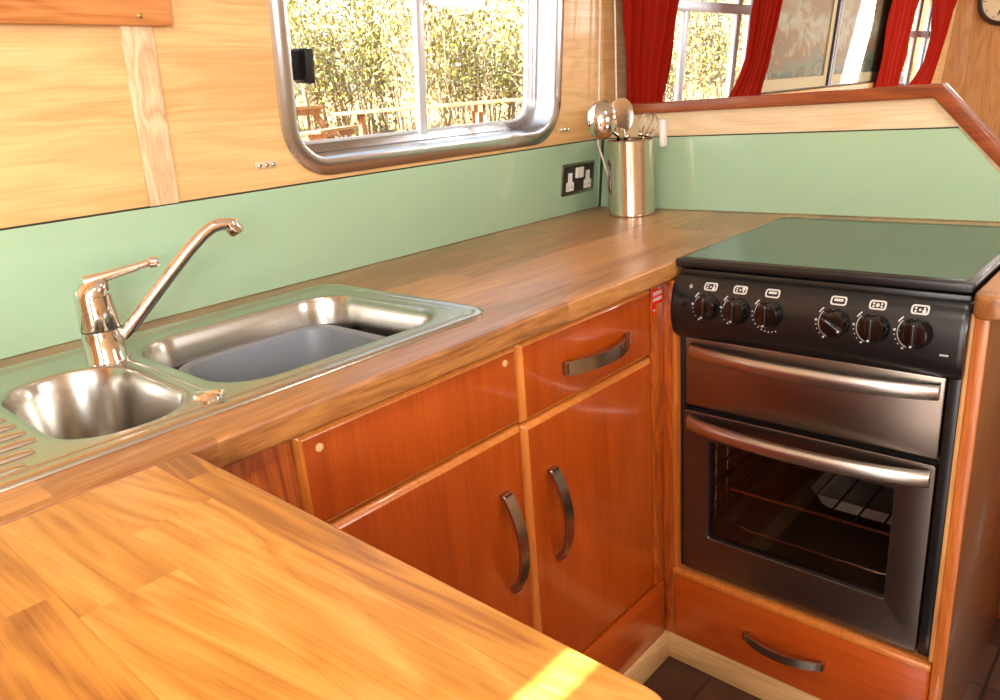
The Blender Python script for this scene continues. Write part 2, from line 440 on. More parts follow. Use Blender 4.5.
# ------------------------------------------------------------------ cupboards
def pull(name, parent, p0, p1, out, w=.02, bow=.026, th=.006, m='nickel'):
    """bowed flat bar pull between p0 and p1, bowing along 'out'"""
    p0, p1, out = Vector(p0), Vector(p1), Vector(out)
    d = (p1-p0).normalized(); side = d.cross(out).normalized()
    n = 18; rings = []
    for i in range(n+1):
        t = i/n
        c = p0.lerp(p1, t) + out*(.006+bow*(math.sin(PI*t)**.75))
        tt = max(.0, min(1, t))
        slope = bow*.9*math.cos(PI*tt)
        nrm = (out*1.0 - d*slope*PI/((p1-p0).length)*.6).normalized()
        rings.append([c+side*w/2+nrm*th/2, c-side*w/2+nrm*th/2, c-side*w/2-nrm*th/2, c+side*w/2-nrm*th/2])
    bm = loft(new(), rings, True, True)
    for e in (p0, p1):
        q0 = e + d*(.004 if e == p0 else -.004)
        rings = [[q0+side*w*.42+d*.004+out*z, q0-side*w*.42+d*.004+out*z, q0-side*w*.42-d*.004+out*z, q0+side*w*.42-d*.004+out*z] for z in (0, .012)]
        loft(bm, rings, True, True)
    return mk(name, fix(bm), M[m], parent)

FY = -.56          # cupboard front plane of the left run
def door_box(x0, x1, z0, z1, y=FY, t=.018, c=.009):
    # solid-lipped board: flat field, wide softened edge
    rg = []
    for d, dy in ((c+.001, 0), (c, .0002), (c*.75, .0012), (c*.4, .004), (c*.12, .0075), (0, .011), (0, t)):
        rg.append([(p[0], y+dy, p[1]) for p in rr(x0+d, x1-d, z0+d, z1-d, max(.004-d*.3, .0012), 3)])
    return fix(loft(new(), rg, True, True))
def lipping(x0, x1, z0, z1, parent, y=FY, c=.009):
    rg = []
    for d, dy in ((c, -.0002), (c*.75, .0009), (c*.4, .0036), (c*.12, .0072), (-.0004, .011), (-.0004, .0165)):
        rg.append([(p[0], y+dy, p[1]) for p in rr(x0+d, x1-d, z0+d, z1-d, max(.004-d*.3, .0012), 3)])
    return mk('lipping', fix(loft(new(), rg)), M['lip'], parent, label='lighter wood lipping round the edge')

def carcass(x0, x1, y0=FY+.0185, y1=-.03, top=.863):
    bm = new(); t = .015
    box(bm, (x0, y0, .075), (x0+t, y1, top)); box(bm, (x1-t, y0, .075), (x1, y1, top))
    box(bm, (x0+t, y0, .075), (x1-t, y1, .09)); box(bm, (x0+t, y1-.006, .09), (x1-t, y1, top))
    box(bm, (x0+t, y0, .722), (x1-t, y0+.02, .738))
    return bm

c1 = thing('base_cabinet', 'cherry cupboard under the sink with a blank panel over one door', 'cabinet', (-1.2, -.3, 0))
mk('body', carcass(-1.4, -1.003), M['lip'], c1)
fp = mk('front_panel', door_box(-1.398, -1.0035, .729, .859), M['cherry'], c1)
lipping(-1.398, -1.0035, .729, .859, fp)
for px, pz in ((-1.367, .834), (-1.033, .837)):
    mk('screw_cap', fix(lathe(new(), [(.0055, 0), (.0055, .0012), (.003, .002)], (px, FY, pz), 16, Matrix.Rotation(PI/2, 4, 'X'))), M['cap'], fp, label='small beige screw cap')
d1 = mk('door', door_box(-1.398, -1.0035, .206, .726), M['cherry'], c1)
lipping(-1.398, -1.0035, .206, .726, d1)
pull('handle', d1, (-1.052, FY, .452), (-1.060, FY, .632), (0, -1, 0))
mk('plinth', box(new(), (-1.527, -.567, 0), (-1.003, -.552, .066), .001), M['plinth_x'], c1)
mk('lower_panel', box(new(), (-1.527, FY-.001, .067), (-1.003, FY+.016, .203), .002), M['cherry_h'], c1)

c2 = thing('base_cabinet', 'cherry cupboard with one drawer above one door, left of the cooker', 'cabinet', (-.8, -.3, 0))
mk('body', carcass(-1.001, -.6), M['lip'], c2)
dr = mk('drawer', door_box(-1.0005, -.6185, .724, .859), M['cherry'], c2)
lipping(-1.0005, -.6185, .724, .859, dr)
pull('handle', dr, (-.897, FY, .786), (-.708, FY, .786), (0, -1, 0), w=.024)
d2 = mk('door', door_box(-1.0005, -.6185, .206, .721), M['cherry'], c2)
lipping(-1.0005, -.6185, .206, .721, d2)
pull('handle', d2, (-.934, FY, .449), (-.944, FY, .626), (0, -1, 0))
mk('plinth', box(new(), (-1.001, -.567, 0), (-.575, -.552, .066), .001), M['plinth_x'], c2)
mk('lower_panel', box(new(), (-1.001, FY-.001, .067), (-.585, FY+.016, .203), .002), M['cherry_h'], c2)

mk('filler_panel', box(new(), (-1.526, FY, .205), (-1.402, FY+.018, .860), .002), M['cherry_flame'], None,
   label='narrow flame-grained cherry filler panel in the corner by the peninsula', cat='cabinet panel')
mk('filler_panel', box(new(), (-.616, FY+.001, .205), (-.5768, FY+.014, .8605), .002), M['cherry_flame'], None,
   label='dark narrow cherry filler panel carrying the red sticker', cat='cabinet panel')

# red sticker
st = thing('warning_sticker', 'small red sticker with white lettering under the worktop edge', 'sticker', (-.597, FY, .835))
b = plate([(-.6158, .825), (-.579, .821), (-.579, .848), (-.6158, .853)], (), .0006)
merge(b, plate([(-.6158, .804), (-.604, .804), (-.604, .823), (-.6158, .823)], (), .0006))
mk('backing', fix(b), M['red'], st, T(0, FY+.0009, 0) @ XZ)
b = new()
for row, (z, h, x0, n) in enumerate(((.840, .007, -.6135, 8), (.829, .0065, -.6135, 8), (.810, .004, -.6135, 2))):
    for k in range(n):
        w = .0026
        x = x0+k*.0040
        merge(b, plate([(x, z), (x+w, z), (x+w, z+h), (x+w*.6, z+h), (x+w*.6, z+h*.6), (x+w*.4, z+h*.6), (x+w*.4, z+h), (x, z+h)], (), .0004))
mk('lettering', fix(b), M['white'], st, T(0, FY+.0004, 0) @ XZ)

# peninsula cupboard
pc = thing('peninsula_cabinet', 'cherry cupboard carrying the foreground peninsula worktop', 'cabinet', (-1.9, -.85, 0))
mk('body', box(new(), (-2.28, -1.09, .07), (-1.56, -.582, .863), .002), M['cherry'], pc)
mk('door', box(new(), (-1.559, -1.08, .09), (-1.541, -.83, .855), .005), M['cherry'], pc)
mk('door', box(new(), (-1.559, -.826, .09), (-1.541, -.60, .855), .005), M['cherry'], pc)
mk('plinth', box(new(), (-2.26, -1.07, 0), (-1.58, -.585, .07), .002), M['plinth_y'], pc)

# ------------------------------------------------------------------ cooker housing
hs = thing('cooker_housing', 'wooden cooker housing with pale front edges and a cherry drawer below', 'cabinet', (-.3, -.83, 0))
b = box(new(), (-.577, -.5885, .067), (-.02, -.5785, .8635), .001)
sq = mk('side_panel', b, M['housing'], hs)
mk('front_post', box(new(), (-.5765, -.5784, .0665), (-.545, -.543, .8635), .001), M['cherry_flame'], sq)
b = box(new(), (-.575, -1.0945, 0), (-.02, -1.0765, .8635), .0015)
sp = mk('side_panel', b, M['brownpanel'], hs, label='glossy brown outer side panel')
mk('front_edge', box(new(), (-.581, -1.096, .0), (-.5752, -1.0765, .8635), .002), M['housing'], sp)
mk('front_edge', box(new(), (-.5785, -1.0763, .245), (-.5715, -1.0695, .8635), .001), M['edge'], sp)
dw = mk('drawer', box(new(), (-.582, -1.0755, .068), (-.564, -.5815, .232), .006, 3), M['cherry_y'], hs)
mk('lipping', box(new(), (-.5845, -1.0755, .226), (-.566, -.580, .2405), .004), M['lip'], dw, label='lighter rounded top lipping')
pull('handle', dw, (-.582, -.745, .150), (-.582, -.903, .154), (-1, 0, 0), w=.018, bow=.024)
mk('plinth', box(new(), (-.577, -1.0755, 0), (-.562, -.5665, .066), .001), M['plinth_y'], hs)
mk('shelf', box(new(), (-.563, -1.0763, .222), (-.03, -.5785, .237)), M['edge'], hs)

# ------------------------------------------------------------------ cooker
ck = thing('cooker', 'black and stainless steel gas cooker with glass lid, grill and oven', 'cooker', (-.3, -.827, .24))
CY0, CY1 = -1.0685, -.5895
# body shell: sides, back, top, dividing shelf and oven cavity
b = new()
box(b, (-.548, CY1-.012, .245), (-.08, CY1, .865), .001); box(b, (-.548, CY0, .245), (-.08, CY0+.012, .865), .001)
box(b, (-.09, CY0+.013, .245), (-.08, CY1-.013, .865)); box(b, (-.548, CY0+.013, .84), (-.091, CY1-.013, .865))
box(b, (-.548, CY0+.013, .60), (-.091, CY1-.013, .614)); box(b, (-.548, CY0+.013, .245), (-.091, CY1-.013, .262))
mk('body', b, M['black'], ck)
# black side trims beside the doors
mk('side_trim', box(new(), (-.566, CY0, .243), (-.548, -1.0485, .757), .003), M['black'], ck)
mk('side_trim', box(new(), (-.566, -.6015, .243), (-.548, CY1, .757), .003), M['black'], ck)
# oven cavity liner
b = new()
rings = [[(x, y, z) for y, z in rr(-1.02, -.63, .30, .585, .02, 4)] for x in (-.545, -.12)]
loft(b, rings, False, True)
mk('oven_cavity', fix(b), M['cavity'], ck)
# side runners (wire)
for sy in (-.640, -1.010):
    b = new()
    for z in (.345, .385, .425, .465, .505, .545):
        tube(b, [(-.53, sy, z), (-.15, sy, z)], .0022, 6)
    for x in (-.51, -.46, -.17):
        tube(b, [(x, sy, .335), (x, sy, .56)], .0022, 6)
    mk('shelf_runner', b, M['rack'], ck)
b = new()
z = .43
tube(b, [(-.52, -.645, z), (-.52, -1.005, z), (-.15, -1.005, z), (-.15, -.645, z)], .0035, 8, closed=True)
for k in range(7):
    y = -.69-k*.045; tube(b, [(-.52, y, z+.004), (-.15, y, z+.004)], .0022, 6)
tube(b, [(-.33, -.65, z), (-.33, -1.0, z)], .0025, 6)
mk('oven_rack', b, M['rack'], ck, label='wire oven rack')
b = new()
outer = lambda d, zz: rrz(-.44+d, -.17-d, -1.0+d, -.80-d, .03, zz, 5)
loft(b, [outer(0, .424), outer(.004, .424), outer(.014, .395), outer(.02, .393)], False, True)
mk('grill_wire', fix(tube(new(), [(-.52, -.70, .352), (-.525, -.72, .350), (-.525, -.97, .350), (-.52, -.99, .352), (-.30, -.99, .352)], .003, 8)), M['rack'], ck)
mk('baking_tray', fix(b), M['tray'], ck, label='grey metal tray inside the oven')

# grill door
gd = mk('grill_door', box(new(), (-.568, -1.0465, .6165), (-.552, -.6025, .7545), .003), M['cooker_steel'], ck)
def bowbar(y0, y1, z, zh, out, parent):
    n = 28; rings = []
    for i in range(n+1):
        t = i/n; y = y0+(y1-y0)*t
        bow = out*(1-(2*t-1)**2)**.8
        x = -.570-.003-bow
        hh = zh/2
        ring = []
        for k in range(14):
            a = 2*PI*k/14
            ring.append((x-.011*math.cos(a), y, z+hh*math.sin(a)))
        rings.append(ring)
    bm = loft(new(), rings, True, True)
    return mk('handle', fix(bm), M['handle_steel'], parent)
bowbar(-.618, -1.0405, .733, .029, .032, gd)
# oven door with a window
od_o = rr(-1.0465, -.5985, .2435, .6045, .006, 3)
b = plate(od_o, [rr(-.992, -.652, .330, .549, .006, 4)], .018, .002)
od = mk('oven_door', fix(b), M['cooker_steel_dark'], ck, T(-.550, 0, 0) @ YZ)
b = plate(rr(-.994, -.650, .328, .551, .006, 4), (), .004)
mk('door_glass', fix(b), M['ovenglass'], od, T(-.556, 0, 0) @ YZ)
b = plate(rr(-.992, -.652, .330, .549, .006, 4), [rr(-.988, -.656, .334, .545, .006, 4)], .003)
mk('glass_seal', fix(b), M['blackmatt'], od, T(-.561, 0, 0) @ YZ)
bowbar(-.612, -1.0405, .582, .030, .034, od)

# control panel: bulging profile swept along y
PR = [(-.564, .8785), (-.571, .8775), (-.580, .872), (-.587, .863), (-.593, .850), (-.597, .832), (-.599, .812), (-.5985, .795), (-.595, .780), (-.589, .767), (-.580, .759), (-.566, .7575)]
def px_at(z):
    for (xa, za), (xb, zb) in zip(PR, PR[1:]):
        if zb <= z <= za: return xa+(xb-xa)*(za-z)/(za-zb)
    return -.60
def shrink(d):
    cx, cz = -.578, .818
    return [(x+(cx-x)*d if x < cx else x, z+(cz-z)*d*.8) for x, z in PR]
rings = []
for y, d in ((CY0-.003, .22), (CY0-.002, .08), (CY0+.002, .02), (CY0+.007, 0), (CY1-.007, 0), (CY1-.002, .02), (CY1+.002, .08), (CY1+.003, .22)):
    rings.append([(x, y, z) for x, z in shrink(d)]+[(-.549, y, .76), (-.549, y, .876)][:])
b = new()
loft(b, rings, True, True)
cp = mk('control_panel', fix(b), M['black'], ck)
KZ = .829
KN = [(-.6635, 0), (-.7195, 0), (-.7775, 0), (-.8865, 1), (-.9455, 0), (-1.0055, 0)]
TILT = math.atan2(.002, .02)
def wrap(bm, lift=.0008):
    """lay 2D artwork drawn in (y,z) onto the bulging panel"""
    vs = list(bm.verts)
    for v in vs:
        y, z, w = v.co
        v.co = Vector((px_at(z)-lift*(1 if w > 1e-6 else -.5), y, z))
    return bm
def arcband(cy, cz, r0, r1, a0, a1, n=16):
    A = [math.radians(a0+(a1-a0)*k/n) for k in range(n+1)]
    return [(cy-r1*math.cos(a), cz+r1*math.sin(a)) for a in A]+[(cy-r0*math.cos(a), cz+r0*math.sin(a)) for a in reversed(A)]
def disc(cy, cz, r, n=10): return [(cy+r*math.cos(2*PI*k/n), cz+r*math.sin(2*PI*k/n)) for k in range(n)]
# artwork angles: measured as seen from the front, where +y is to the left (so y = cy - r cos a)
for i, (ky, turned) in enumerate(KN):
    kn = lathe(new(), [(.0235, 0), (.0235, .003), (.0215, .006), (.0205, .016), (.0185, .0195), (.012, .0205)], (0, 0, 0), 32, None, True, True)
    rot = Matrix.Rotation(-PI/2+.06, 4, 'Y')
    base = T(px_at(KZ)+.0015, ky, KZ)
    kn.transform(base @ rot)
    ko = mk('knob', fix(kn), M['blackgloss'], cp)
    th = math.radians(60) if turned else 0
    sp_ = Matrix.Rotation(th, 4, 'Z')
    rb = box(new(), (-.019, -.0035, .0195), (.019, .0035, .0265), .0028, 3)
    rb.transform(base @ rot @ sp_); mk('grip', rb, M['blackgloss'], ko)
    dt = lathe(new(), [(.0018, .0263), (.0018, .0272)], (-.0155, 0, 0), 10); dt.transform(base @ rot @ sp_)
    mk('pointer_dot', fix(dt), M['white'], ko)
    # printed marks
    a = new()
    merge(a, plate(arcband(ky, KZ, .0258, .0268, 140, 243), (), .001))
    merge(a, plate(arcband(ky, KZ, .0292, .0312, 132, 151, 6), (), .001))
    if i == 2:
        angs = [176, 190, 204, 218, 232, 246, 258, 270, 282, 294]
        for t_ in angs:
            t_ = math.radians(t_); merge(a, plate(disc(ky-.0305*math.cos(t_), KZ+.0305*math.sin(t_), .0013), (), .001))
    else:
        for t_, rr_ in ((176, .0020), (190, .0010), (204, .0010), (219, .0010), (236, .0018)):
            t_ = math.radians(t_); merge(a, plate(disc(ky-.0305*math.cos(t_), KZ+.0305*math.sin(t_), rr_), (), .001))
    iz = KZ+.0345
    fr_o = rr(ky-.0125, ky+.0125, iz-.0065, iz+.0065, .004, 4); fr_i = rr(ky-.0102, ky+.0102, iz-.0045, iz+.0045, .003, 4)
    merge(a, plate(fr_o, [fr_i], .001))
    if i in (2, 3):
        merge(a, plate(rr(ky-.007, ky+.007, iz-.0005, iz+.0028, .001, 2), (), .001))
    else:
        for n_, (dy, dz) in enumerate(((-.006, -.002), (-.006, .002), (.006, -.002), (.006, .002), (0, 0))):
            ro = .0016
            merge(a, plate(disc(ky+dy, iz+dz, ro+(.0012 if n_ == (i % 5) else 0), 8), (), .001))
    wrap(a)
    mk('knob_symbols', fix(a), M['white'], cp, label='white printed dial and burner symbols')
a = new()
for k in range(5):
    t_ = 2*PI*k/5; merge(a, plate([(-.625+.0012*math.cos(t_+.9), .861+.0012*math.sin(t_+.9)), (-.625+.0048*math.cos(t_), .861+.0048*math.sin(t_)), (-.625+.0012*math.cos(t_-.9), .861+.0012*math.sin(t_-.9))], (), .001))
wrap(a); mk('spark_symbol', fix(a), M['white'], cp, label='white spark symbol')
a = new()
for k in range(5): merge(a, plate(rr(-1.0515+.0024*k, -1.0497+.0024*k, .7995, .8025, .0004, 2), (), .001))
wrap(a); mk('brand_lettering', fix(a), M['white'], cp, label='tiny white lettering')
ib = lathe(new(), [(.005, 0), (.005, .0025), (.004, .004)], (0, 0, 0), 20); ib.transform(T(px_at(.83), -.6165, .83) @ Matrix.Rotation(-PI/2, 4, 'Y'))
mk('ignition_button', fix(ib), M['blackgloss'], cp)

# hob tray under the lid and the lid
mk('hob', box(new(), (-.562, CY0+.002, .8665), (-.075, CY1-.002, .886), .003), M['black'], ck)
ld = mk('lid', box(new(), (-.563, CY0-.001, .8875), (-.072, -.5765, .9045), .005, 3), M['black'], ck, label='black-framed fold-down lid')
b = plate(rr(-.548, -.105, CY0+.011, -.588, .006, 4), (), .0015)
mk('lid_glass', fix(b), M['lidglass'], ld, T(0, 0, .9042), label='dark reflective lid glass')
for y in (CY0+.02, CY1-.02):
    mk('hinge', fix(cone(new(), (-.068, y-.015, .898), (-.068, y+.015, .898), .006, n=14)), M['black'], ld)

# ------------------------------------------------------------------ sink
sk = thing('sink', 'stainless steel inset sink with one and a half bowls and a ribbed drainer', 'sink', (-1.45, -.29, .9))
SX0, SX1, SY0, SY1 = -1.985, -.986, -.512, -.068
def srect(d, z): return rrz(SX0+d, SX1-d, SY0+d, SY1-d, max(.055-d, .01), z, 8)
MB = (-1.412, -1.035, -.462, -.140, .075)
SB = (-1.603, -1.447, -.470, -.178, .070)
def hole(h, d): return rr(h[0]+d, h[1]-d, h[2]+d, h[3]-d, h[4]-d, 8)
deck = plate(rr(SX0+.018, SX1-.018, SY0+.018, SY1-.018, .037, 8), [hole(MB, -.004), hole(SB, -.004)], .0012)
deck.transform(T(0, 0, .9012))
loft(deck, [srect(0, .9002), srect(.0008, .9016), srect(.003, .9030), srect(.006, .9042), srect(.010, .9049), srect(.014, .9048), srect(.0175, .9038), srect(.020, .9024)])
# pressed step just inside the rim on the right and the rear, and ridges of the drainer
b = deck
loft(b, [srect(.026, .9022), srect(.0275, .9032), srect(.030, .9036), srect(.0325, .9032), srect(.034, .9022)])
for k in range(11):
    y = -.135-k*.0335
    xe = -1.612-(.02 if k in (0,) else 0)-(.03 if k == 10 else .012 if k == 9 else 0)
    n = 8; x0 = -1.93; rings = []
    for x, s_ in ((x0-.006, .15), (x0, .8), (x0+.01, 1), (xe-.012, 1), (xe-.003, .8), (xe, .15)):
        rings.append([(x, y+.0085*math.cos(PI*j/n), .9022+.0042*s_*math.sin(PI*j/n)) for j in range(n+1)])
    loft(b, rings, closed=False)
tube(b, [(-1.43, -.185, .9022), (-1.4295, -.25, .9024), (-1.4295, -.33, .9024), (-1.433, -.43, .9022)], .0022, 8)
mk('deck', fix(b), M['steel'], sk)
mk('overflow_plate', box(new(), (-1.018, -.205, .9022), (-1.006, -.165, .9034), .0008), M['chrome'], sk)
def bowl(name, h, depth, taper, parent, fr=.045):
    lvl = [(-.004, .9024), (0, .9022), (.003, .9005), (.005, .896), (.008, .88)]
    for k in range(1, 6): lvl.append((.008+taper*k/5, .88-(depth-.02-fr)*k/5))
    for k in range(1, 7):
        a = PI/2*k/6
        lvl.append((.008+taper+fr*(1-math.cos(a)), .9-depth+fr-fr*math.sin(a)))
    rings = [[(p[0], p[1], z) for p in rr(h[0]+d, h[1]-d, h[2]+d, h[3]-d, max(h[4]-d*.6, .02), 10)] for d, z in lvl]
    bm = loft(new(), rings, False, True)
    return mk(name, fix(bm), M['bowlsteel'], parent)
bowl('main_bowl', MB, .165, .012, sk)
sb_ = bowl('half_bowl', SB, .125, .012, sk, .035)
cx, cy = (SB[0]+SB[1])/2, (SB[2]+SB[3])/2
mk('waste', fix(lathe(new(), [(.028, 0), (.030, .002), (.024, .003), (.018, .0005), (.004, .0005)], (cx, cy, .7755), 28)), M['chrome'], sb_)
# pop-up waste knob
wk = lathe(new(), [(.020, 0), (.0205, .003), (.017, .006), (.006, .007)], (0, 0, 0), 28)
for v in wk.verts: v.co.x *= .72; v.co.y *= 1.15
wk.transform(T(-1.442, -.457, .902))
mk('waste_knob', fix(wk), M['chrome'], sk)
mk('waste_lever', fix(tube(new(), [(-1.442, -.457, .907), (-1.436, -.472, .9105), (-1.432, -.480, .910)], [.0035, .003, .0042], 10)), M['chrome'], sk)

# washing-up bowl
def wring(d, z, r=.05): return rrz(-1.352+d, -1.085-d, -.43+d, -.162-d, max(r-d*.5, .02), z, 8)
b = loft(new(), [wring(.020, .757), wring(.012, .762), wring(-.002, .848), wring(-.010, .850), wring(-.012, .8545), wring(-.009, .8575), wring(-.001, .858), wring(.003, .855), wring(.016, .766), wring(.028, .7605)], True, True)
mk('washing_up_bowl', fix(b), M['greyplastic'], None, label='grey plastic washing-up bowl sitting in the main sink bowl', cat='washing-up bowl')

# ------------------------------------------------------------------ mixer tap
TX, TY = -1.446, -.178
tp = thing('mixer_tap', 'chrome mixer tap with a long angled spout between the two sink bowls', 'tap', (TX, TY, .9025))
mk('base', fix(lathe(new(), [(.0295, .9025), (.0295, .906), (.0275, .910), (.0262, .945), (.0258, .9495)], (TX, TY, 0), 40)), M['chrome'], tp)
mk('ring', fix(lathe(new(), [(.0250, .9495), (.0250, .9515)], (TX, TY, 0), 40)), M['seal'], tp)
mk('body', fix(lathe(new(), [(.0258, .9515), (.0262, .953), (.0245, .985), (.0238, 1.000), (.0222, 1.0005), (.0222, 1.002)], (TX, TY, 0), 40)), M['chrome'], tp)
# slanting cartridge cap and lever
b = new()
rings = []
for r_, z_, sh in ((.0236, 1.002, 0), (.0236, 1.008, .0), (.0225, 1.014, .002), (.017, 1.021, .004), (.006, 1.0235, .005)):
    rings.append([(TX+r_*math.cos(2*PI*k/32)+sh, TY+r_*math.sin(2*PI*k/32), z_+.22*r_*math.cos(2*PI*k/32)) for k in range(32)])
loft(b, rings, True, True)
mk('cartridge_cap', fix(b), M['chrome'], tp)
dv = Vector((.93, -.37, 0)).normalized()
b = new()
pts = [Vector((TX, TY, 1.021))+dv*d+Vector((0, 0, h)) for d, h in ((-.006, 0), (.012, .002), (.035, .0055), (.06, .010), (.073, .0125), (.080, .0135))]
tube(b, pts, [.0085, .0082, .0065, .0056, .0056, .0054], 14)
lv = mk('lever', fix(b), M['chrome'], tp)
b = new(); e = pts[-1]
tube(b, [e-dv*.002, e+dv*.001, e+dv*.009, e+dv*.012], [.006, .0082, .0082, .006], 16)
mk('lever_tip', fix(b), M['chrome'], lv)
# spout
tp.scale = (1, 1, 1)
sd = Vector((.945, -.327, 0)).normalized()
O = Vector((TX, TY, 0))
ctrl = [(.018, .932), (.036, .945), (.07, .979), (.105, .0145+1.0), (.135, 1.0445), (.158, 1.064), (.172, 1.0725), (.185, 1.0755), (.196, 1.074), (.204, 1.0705)]
b = new()
tube(b, [O+sd*d+Vector((0, 0, z_)) for d, z_ in ctrl], [.0105, .0105, .0100, .0097, .0095, .0093, .0092, .0092, .0092, .0092], 18)
so = mk('spout', fix(b), M['chrome'], tp)
tipd = Vector((sd.x*.45, sd.y*.45, -.9)).normalized(); te = O+sd*.2+Vector((0, 0, 1.071))
b = new()
tube(b, [te-tipd*.008, te-tipd*.006, te+tipd*.010, te+tipd*.0135], [.0095, .0118, .0122, .0105], 20)
mk('aerator', fix(b), M['chrome'], so)

tp.scale = (1, 1, .965)
# ------------------------------------------------------------------ double socket
so = thing('power_socket', 'double wall socket on the green splashback, steel plate with white inserts', 'socket', (-.105, -.007, .095), WAF)
mk('plate', fix(merge(plate(rr(-.178, -.032, .052, .137, .005, 4), (), .004, .001), new())), M['nickel'], so, WAF @ T(0, -.006, 0) @ XZ)
b = plate(rr(-.170, -.040, .060, .130, .003, 4), (), .0012)
mk('insert', fix(b), M['seal'], so, WAF @ T(0, -.0098, 0) @ XZ)
for sx in (-1, 1):
    c_ = -.105+sx*.040
    o_ = [(c_-.016, .064), (c_+.016, .064), (c_+.016, .086), (c_+.008, .089), (c_+.008, .112), (c_-.008, .112), (c_-.008, .089), (c_-.016, .086)]
    holes_ = [[(c_-.002, .096), (c_+.002, .096), (c_+.002, .105), (c_-.002, .105)],
              [(c_-.012, .072), (c_-.005, .072), (c_-.005, .076), (c_-.012, .076)], [(c_+.005, .072), (c_+.012, .072), (c_+.012, .076), (c_+.005, .076)]]
    mk('outlet', fix(plate(o_, holes_, .0025)), M['whiteplastic'], so, WAF @ T(0, -.0108, 0) @ XZ)
for sx in (-1, 1):
    c_ = -.105+sx*.0085
    mk('rocker_switch', box(new(), (c_-.0078, -.0165, .096), (c_+.0078, -.0105, .124), .0015), M['whiteplastic'], so, WAF)

# ------------------------------------------------------------------ wall clips
def clip(x, z, label):
    t = thing('wall_clip', label, 'clip', (x, 0, z), WAF)
    b = new(); box(b, (x-.022, -.004, z-.006), (x+.022, 0, z+.006), .0015)
    mk('bar', b, M['clip'] , t, WAF)
    for dx in (-.014, 0, .014):
        mk('stud', fix(lathe(new(), [(.004, 0), (.004, .003), (.002, .005)], (0, 0, 0), 12)), M['chrome'], t, WAF @ T(x+dx, -.004, z) @ Matrix.Rotation(PI/2, 4, 'X'))
M['clip'] = mat('clear_clip', lin((222, 196, 160)), .15, coat=.5)
clip(-1.055, .233, 'small shiny clip on the wall just left of the window')
clip(-.170, .226, 'small shiny clip on the wall between window and utensil pot')

# ------------------------------------------------------------------ shelf board at upper left
sh = thing('wall_cupboard_rail', 'cherry wood rail across the top left with one brass screw', 'wooden rail', (-1.8, 0, .458), WAF)
mk('board', box(new(), (-2.5, -.02, .462), (-1.199, 0, .60), .003), M['shelf'], sh, WAF)
b = lathe(new(), [(.004, 0), (.004, .001), (.0025, .0018)], (0, 0, 0), 14); b.transform(WAF @ T(-1.249, -.02, .476) @ Matrix.Rotation(PI/2, 4, 'X'))
mk('screw', fix(b), M['screw'], sh)

# ------------------------------------------------------------------ utensil pot and utensils
PX, PY = -.102, -.187
pot = thing('utensil_pot', 'tall polished steel utensil pot standing in the worktop corner', 'utensil pot', (PX, PY, .9))
R_ = .0595
mk('body', fix(lathe(new(), [(R_-.003, .9002), (R_, .9015), (R_+.0004, .905), (R_, .907), (R_, 1.088), (R_+.0012, 1.0895), (R_, 1.091), (R_-.0018, 1.0905), (R_-.0018, .905), (.002, .904)], (PX, PY, 0), 56, None, True, True)), M['potsteel'], pot)

def utensil(name, label, top, foot, rad=.0035, mat_='chrome'):
    t = thing(name, label, 'kitchen utensil', foot)
    mk('handle', fix(tube(new(), [foot, Vector(foot).lerp(Vector(top), .5), top], rad, 10)), M[mat_], t)
    return t
Vv = Vector
# ladle, bowl leaning left, seen from its back
u1 = utensil('ladle', 'big shiny steel ladle leaning left out of the pot', (-.150, -.180, 1.105), (-.075, -.165, .908), .004)
b = new(); n = 24; rings = []
for k in range(8):
    a = PI/2*k/7*.96+.03
    rings.append([(.038*math.sin(a)*math.cos(2*PI*j/n), .047*math.sin(a)*math.sin(2*PI*j/n), -.030*math.cos(a)) for j in range(n)])
rings2 = [[(x*.96, y*.96, z*.94+.001) for x, y, z in r] for r in reversed(rings)]
loft(b, rings+rings2, True, True)
# face the convex side towards the galley
nrm = Vv((-.72, -.66, .12)).normalized()
Rm = nrm.to_track_quat('-Z', 'Y').to_matrix().to_4x4()
b.transform(T(-.212, -.178, 1.146) @ Rm)
tube(b, [(-.150, -.180, 1.104), (-.165, -.175, 1.115), (-.185, -.172, 1.12)], .004, 8)
mk('ladle_bowl', fix(b), M['chrome'], u1)
# broad turner with an oval blade
u2 = utensil('turner', 'steel turner with a broad oval blade reflecting the wood, right of the ladle', (-.138, -.192, 1.118), (-.09, -.175, .908), .0035)
b = plate([(.028*math.cos(a)*(1+.15*math.sin(a)), .042*math.sin(a)) for a in [2*PI*k/28 for k in range(28)]], (), .0016, .0005)
b.transform(T(-.140, -.190, 1.153) @ Euler((0, 0, math.radians(-45))).to_matrix().to_4x4() @ Matrix.Rotation(math.radians(8), 4, 'X') @ Matrix.Rotation(math.radians(-14), 4, 'Y') @ XZ)
mk('blade', fix(b), M['potsteel'], u2)
# balloon whisk
u3 = utensil('whisk', 'wire balloon whisk standing at the right of the pot', (-.084, -.212, 1.100), (-.10, -.19, .908), .005)
ax = Vv((.02, -.02, .06)).normalized(); base = Vv((-.084, -.212, 1.096)); s1 = ax.cross(Vv((0, 0, 1))).normalized(); s2 = ax.cross(s1)
for k in range(5):
    a = PI*k/5; sd_ = s1*math.cos(a)+s2*math.sin(a)
    pts = [base+ax*.0+sd_*.004]
    for j in range(1, 16):
        t_ = j/16*PI*2
        # closed balloon loop
        pts.append(base+ax*(.030*(1-math.cos(t_))+.0)+sd_*(.024*math.sin(t_)*(1.0-.25*math.cos(t_))))
    pts.append(base-sd_*.004)
    mk('wire', tube(new(), pts, .0009, 6), M['nickel'], u3)
